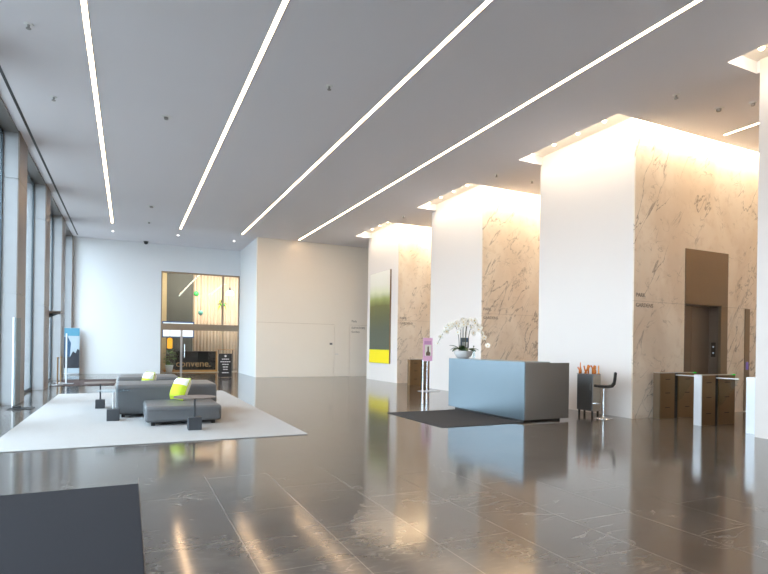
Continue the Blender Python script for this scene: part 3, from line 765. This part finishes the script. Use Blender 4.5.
# ------------------------------------------------------------------ elevator and call panel
ye = 7.72
d = struct('door_3', MB().box(10.882, 11.49, ye+.262, ye+.29, 0, 2.415, .002, 1).box(11.496, 12.118, ye+.262, ye+.29, 0, 2.415, .002, 1), 'elevdoor')
link('header_panel', MB().box(10.885, 12.355, ye-.015, ye+.05, 2.43, 3.625, .003, 1), 'elev', d)
link('jamb_panel', MB().box(12.12, 12.355, ye-.015, ye+.05, 0, 2.428, .003, 1), 'elev', d)
j = link('jamb_return', MB().box(12.112, 12.135, ye+.051, ye+.258, 0, 2.428).box(10.882, 10.895, ye+.0, ye+.258, 0, 2.428).box(10.90, 12.11, ye+.0, ye+.258, 2.417, 2.429), 'elevdoor', d)
b = MB()
for z in (1.36, 1.50): b.lathe(0, 0, [(.018, 0), (.018, .006), (.0, .007)], 16, Matrix.Translation((12.106, ye+.15, z)) @ Matrix.Rotation(-PI/2, 4, 'Y'))
link('call_plate', MB().box(12.106, 12.1125, ye+.10, ye+.20, 1.27, 1.60), 'bronze_dark', j)
link('call_buttons', b, 'call_led', j)
t = thing('call_station', 'slim bronze call panel on the marble beside the white wall at right', 'call panel', (13.09, ye, 0))
link('panel', MB().box(13.0, 13.18, ye-.02, ye, 0.02, 2.40, .003, 1), 'elev', t)
link('display', MB().box(13.045, 13.135, ye-.026, ye-.02, .98, 1.16), 'violet_led', t)

# ------------------------------------------------------------------ lettering on the walls
def lettering(lab, x, y, lines):
    t = thing('wall_lettering', lab, 'lettering', (x+.3, y, lines[-1][1]), 'grey wall lettering')
    for body, z, size in lines:
        link('text_line', MB().text(body, size, facing_y(x, y-.004, z), .008), 'text', t)
lettering('grey lettering on the marble wall above the turnstiles', 9.37, 7.72, [('PARK', 2.50, .115), ('GARDENS', 2.29, .115)])
lettering('grey lettering on the marble wall right of the orchid', 9.36, 12.94, [('PARK', 2.50, .12), ('GARDENS', 2.25, .12)])
lettering('grey lettering on the marble wall above the pink sign', 9.39, 18.34, [('PARK', 2.46, .125), ('GARDENS', 2.26, .125)])
lettering('small grey lettering on the cream wall right of the service door', 9.33, YF, [('Park', 2.50, .14), ('ELEVATORS', 2.20, .13), ('Gardens', 2.02, .12)])
t = tag(link('wall_plate', MB().box(8.27, 8.40, YF-.012, YF, 1.44, 1.53, .003, 1), 'grey_plastic'), 'small dark plate on the cream wall left of the service door', 'plate')

# ------------------------------------------------------------------ painting
t = thing('painting', 'tall green painting with a yellow band at its foot', 'painting', (XW, 19.9, .72))
link('canvas', MB().box(XW-.062, XW-.0605, 18.95, 20.85, .725, 4.435), 'painting', t)
link('stretcher', MB().box(XW-.06, XW, 18.94, 20.86, .72, 4.44, .002, 1), 'woodedge', t)

# ------------------------------------------------------------------ pink sign
px, py = 8.57, 14.75
t = thing('poster_stand', 'pink poster stand on two chrome poles near the distant turnstile', 'sign', (px, py, 0))
link('base', MB().box(px-.26, px+.36, py-.17, py+.17, 0, .014, .004, 1), 'steel', t)
for a in (-.15, -.0): link('pole', MB().cyl(px+a, py+.03, .014, 1.0, .026), 'chrome', t)
link('board', MB().box(px-.18, px+.16, py-.012, py+.006, .96, 1.69, .003, 1), 'pink', t)
link('heading', MB().box(px-.14, px+.11, py-.0135, py-.0122, 1.49, 1.59), 'pinkdark', t)
link('picture', MB().box(px-.12, px+.12, py-.0135, py-.0122, 1.12, 1.47), 'paper', t)
link('bottle_picture', MB().prism([(px-.07, 1.13), (px+.07, 1.13), (px+.08, 1.22), (px+.03, 1.27), (px+.025, 1.42), (px-.025, 1.42), (px-.03, 1.27), (px-.08, 1.22)], 1, py-.0150, py-.0137), 'print_brown', t)

# ------------------------------------------------------------------ black sign before the glazed entrance
t = thing('menu_sign', 'black sign board with white lines of text by the glass entrance', 'sign', (3.70, 23.3, 0))
sx0, sx1, sy = 3.45, 3.98, 23.3
link('board', MB().box(sx0, sx1, sy-.015, sy+.015, .02, 1.0, .004, 1), 'signblack', t)
for x in (sx0+.06, sx1-.09): link('foot', MB().box(x, x+.03, sy-.14, sy+.14, 0, .02), 'dark', t)
b = MB(); xc = (sx0+sx1)/2
b.lathe(0, 0, [(.045, 0), (.045, .003), (0, .004)], 16, Matrix.Translation((xc, sy-.015, .90)) @ Matrix.Rotation(PI/2, 4, 'X'))
link('sign_logo', b, 'signtext', t)
b = MB()
for w_, z in ((.30, .77), (.42, .66), (.28, .55), (.22, .44), (.20, .34), (.28, .20)):
    n = max(2, int(w_/.075)); lw = w_/n
    for i in range(n): b.box(xc-w_/2+i*lw+.006, xc-w_/2+(i+1)*lw-.006, sy-.018, sy-.015, z-.018, z+.018)
link('sign_text', b, 'signtext', t)

# ------------------------------------------------------------------ cafe behind the glass
CY = 30.2
struct('wall_cafe', MB().box(.9, 6.4, CY, CY+.2, 0, 5.4).box(.7, .9, YB+.3, CY, 0, 5.4).box(6.4, 6.6, YB+.3, CY, 0, 5.4), 'cafewall')
struct('ceiling_cafe', MB().box(.7, 6.6, YB+.3, CY+.2, 5.4, 5.5), 'cafedark')
struct('floor_cafe', MB().box(.9, 6.4, YB+.3, CY, 0, .003), 'cafefloor')
struct('wall_cafe_panel', MB().box(1.80, 3.08, CY-.06, CY-.001, 0, 5.39), 'cafedark')
struct('trim_4', MB().box(1.50, 1.79, CY-.08, CY-.001, 0, 5.39), 'cafetrim')
def curtain(lab, x0, x1, y):
    b = bmesh.new(); n = int((x1-x0)/.02); A = []
    for i in range(n+1):
        x = x0+(x1-x0)*i/n; yy = y+.045*math.sin(x*2*PI/.17)+.02*math.sin(x*2*PI/.41+1)
        A.append((b.verts.new((x, yy, .03)), b.verts.new((x, yy, 5.3))))
    for a, c in zip(A, A[1:]): b.faces.new((a[0], c[0], c[1], a[1]))
    r = bmesh.ops.extrude_face_region(b, geom=b.faces[:])
    for v in r['geom']:
        if isinstance(v, bmesh.types.BMVert): v.co.y += .006
    bmesh.ops.recalc_face_normals(b, faces=b.faces)
    t = thing('curtain', lab, 'curtain', ((x0+x1)/2, y, 0), 'pale pleated curtains')
    q = MB(); q.add(b); link('drape', q, 'curtain', t, True)
    link('curtain_rail', MB().tube([(x0, y, 5.32), (x1, y, 5.32)], .015, 8), 'bronzeframe', t)
curtain('pale pleated curtain behind the glass, left half beside the dark panel', 3.12, 4.62, CY-.12)
curtain('pale pleated curtain behind the glass, right half behind the dome lamp', 4.66, 6.35, CY-.12)

t = thing('wall_screen', 'lit white screen with blue bezel behind the glass entrance', 'screen', (2.28, 29.05, 1.69))
link('bezel', MB().box(1.53, 3.05, 29.03, 29.09, 1.69, 2.51, .006, 1), 'screenblue', t)
link('display', MB().box(1.58, 3.0, 29.022, 29.03, 1.75, 2.45), 'screen', t)
link('mount', MB().box(2.2, 2.35, 29.09, 30.139, 2.05, 2.2), 'grey_plastic', t)

t = thing('service_desk', 'near-black service desk with gold name behind the glass entrance', 'desk', (3.1, 28.5, 0))
link('body', MB().box(2.12, 4.02, 28.2, 28.9, .10, 1.02, .004, 1), 'cafedesk', t)
link('edge_trim', MB().box(4.021, 4.10, 28.19, 28.9, .0, 1.03, .003, 1).box(1.60, 4.02, 28.19, 28.9, .0, .098, .003, 1), 'oak', t)
b = MB().text('convene.', .46, facing_y(2.13, 28.196, .26), .008, 'LEFT', 1.0)
link('name_letters', b, 'gold', t)

def pot_plant(x, y, lab):
    t = thing('potted_plant', lab, 'plant', (x, y, .003))
    link('pot', MB().lathe(x, y, [(.13, .003), (.19, .30), (.20, .36), (.18, .36), (.17, .30)], 24), 'pot', t, True)
    rnd = random.Random(3)
    for k in range(34):
        q = MB(); a = rnd.uniform(0, 2*PI); z = rnd.uniform(.36, 1.0)
        leaf(q, (x+.05*math.cos(a), y+.05*math.sin(a), z), a, rnd.uniform(.22, .36), .07, rnd.uniform(.05, .25), rnd.uniform(.05, .2)); link('leaf', q, 'cafeleaf', t, True)
    link('trunk', MB().tube([(x, y, .3), (x+.02, y, .7), (x, y+.01, 1.05)], .018, 8), 'stem', t)
pot_plant(1.80, 27.75, 'leafy green plant in a pale pot inside the glass entrance')

def pendant(lab, x, y, z, ztop, kind, m, grp, cord=True):
    t = thing('pendant', lab, 'pendant', (x, y, z), grp)
    if kind == 'dome':
        link('shade', MB().lathe(x, y, [(.20, z), (.21, z+.05), (.17, z+.17), (.09, z+.24), (.05, z+.25)], 28), m, t, True)
        link('cap', MB().lathe(x, y, [(.06, z+.25), (.04, z+.36), (.02, z+.42)], 16), 'dark', t)
        z2 = z+.42
    elif kind == 'cylinder':
        link('shade', MB().lathe(x, y, [(.09, z), (.125, z+.04), (.125, z+.46), (.09, z+.52), (.03, z+.54)], 28), m, t, True); z2 = z+.54
    else:
        link('shade', MB().lathe(x, y, [(.02, z), (.10, z+.06), (.13, z+.14), (.11, z+.22), (.03, z+.28)], 20), m, t, True); z2 = z+.28
    link('cord', MB().cyl(x, y, z2, ztop, .008, 8), 'dark', t)
pendant('white glowing dome pendant lamp before the pale curtain', 4.80, 29., 3.97, 5.4, 'dome', 'domelamp', 'lamps behind the glass')
pendant('amber glowing cylinder lamp above the potted plant', 1.88, 28.7, 1.14, 5.4, 'cylinder', 'amberlamp', 'lamps behind the glass')
pendant('bright green hanging glass by the edge of the dark panel', 3.11, 28.8, 3.80, 5.4, 'drop', 'greenglass', 'green hanging glass')
pendant('teal hanging glass, lower of the two behind the entrance', 3.33, 28.8, 2.84, 5.4, 'drop', 'tealglass', 'green hanging glass')
t = thing('hanging_plant', 'trailing green plant hanging before the pale curtain', 'plant', (4.39, 28.8, 3.2))
link('basket', MB().lathe(4.39, 28.8, [(.05, 3.36), (.12, 3.42), (.13, 3.50)], 16), 'greenglass', t)
link('cord', MB().cyl(4.39, 28.8, 3.5, 5.4, .006, 6), 'dark', t)
rnd = random.Random(9)
for k in range(16):
    q = MB(); a = rnd.uniform(0, 2*PI); leaf(q, (4.39+.08*math.cos(a), 28.8+.08*math.sin(a), rnd.uniform(3.35, 3.75)), a, rnd.uniform(.12, .2), .035, .02, rnd.uniform(.1, .3)); link('leaf', q, 'lime' if k % 2 else 'leaf', t, True)
def tube_lamp(lab, a, b):
    t = thing('tube_lamp', lab, 'lamp', tuple((Vector(a)+Vector(b))/2), 'slanting tube lamps')
    link('tube', MB().tube([a, tuple(Vector(a).lerp(Vector(b), .5)+Vector((0, 0, .02))), b], .032, 10), 'tubelamp', t, True)
    link('cord', MB().cyl(b[0], b[1], b[2], 5.4, .006, 6).cyl(a[0], a[1], a[2], 5.4, .004, 6), 'grey_plastic', t)
tube_lamp('slanting pale tube lamp before the dark panel behind the glass', (2.30, 29., 3.8), (3.30, 29., 5.0))
tube_lamp('slanting pale tube lamp before the curtain behind the glass', (3.86, 29., 3.93), (4.5, 29., 4.6))
t = thing('bar_table', 'small dark bar table with gold rim behind the black sign', 'table', (4.55, 28.6, .003))
link('table_top', MB().box(4.15, 4.98, 28.4, 28.8, 1.10, 1.13, .005, 1), 'gold', t)
for x in (4.2, 4.9): link('leg', MB().box(x, x+.03, 28.58, 28.61, .003, 1.10), 'dark', t)
for z in (5.2,):
    area('cafe_fill', (3.9, 27.45, 5.0), 4.5, .6, 210, (1, .84, .70), (math.radians(62), 0, 0))  # added fill light without a fitting, unseen from the camera, brightens the curtain

# ------------------------------------------------------------------ daylight
w = bpy.data.worlds.new('daylight'); S.world = w; w.use_nodes = True
bg = w.node_tree.nodes['Background']; bg.inputs[0].default_value = (.74, .87, 1.0, 1); bg.inputs[1].default_value = 7.5

# ------------------------------------------------------------------ camera
f_px, yaw, roll, cyp, hcam = 537.435, .4447, .0146, 346.47, 1.4
r = Vector((math.cos(yaw), -math.sin(yaw), 0)); fw = Vector((math.sin(yaw), math.cos(yaw), 0)); up = Vector((0, 0, 1))
r2 = r*math.cos(roll)+up*math.sin(roll); u2 = up*math.cos(roll)-r*math.sin(roll)
cd = bpy.data.cameras.new('camera'); cam = bpy.data.objects.new('camera', cd); C.objects.link(cam)
cd.sensor_fit = 'HORIZONTAL'; cd.sensor_width = 36; cd.lens = f_px/768*36
cd.shift_y = (cyp-287)/768; cd.clip_end = 300
mw = Matrix((r2, u2, -fw)).transposed().to_4x4(); mw.translation = (0, 0, hcam); cam.matrix_world = mw
S.camera = cam

S.view_settings.view_transform = 'Standard'; S.view_settings.look = 'None'
S.view_settings.gamma = 1; S.view_settings.exposure = 0.40; S.view_settings.use_curve_mapping = False
S.cycles.use_denoising = True
S.cycles.max_bounces = 10; S.cycles.diffuse_bounces = 6; S.cycles.glossy_bounces = 5; S.cycles.transparent_max_bounces = 12
S.cycles.sample_clamp_indirect = 6; S.cycles.caustics_reflective = False; S.cycles.caustics_refractive = False
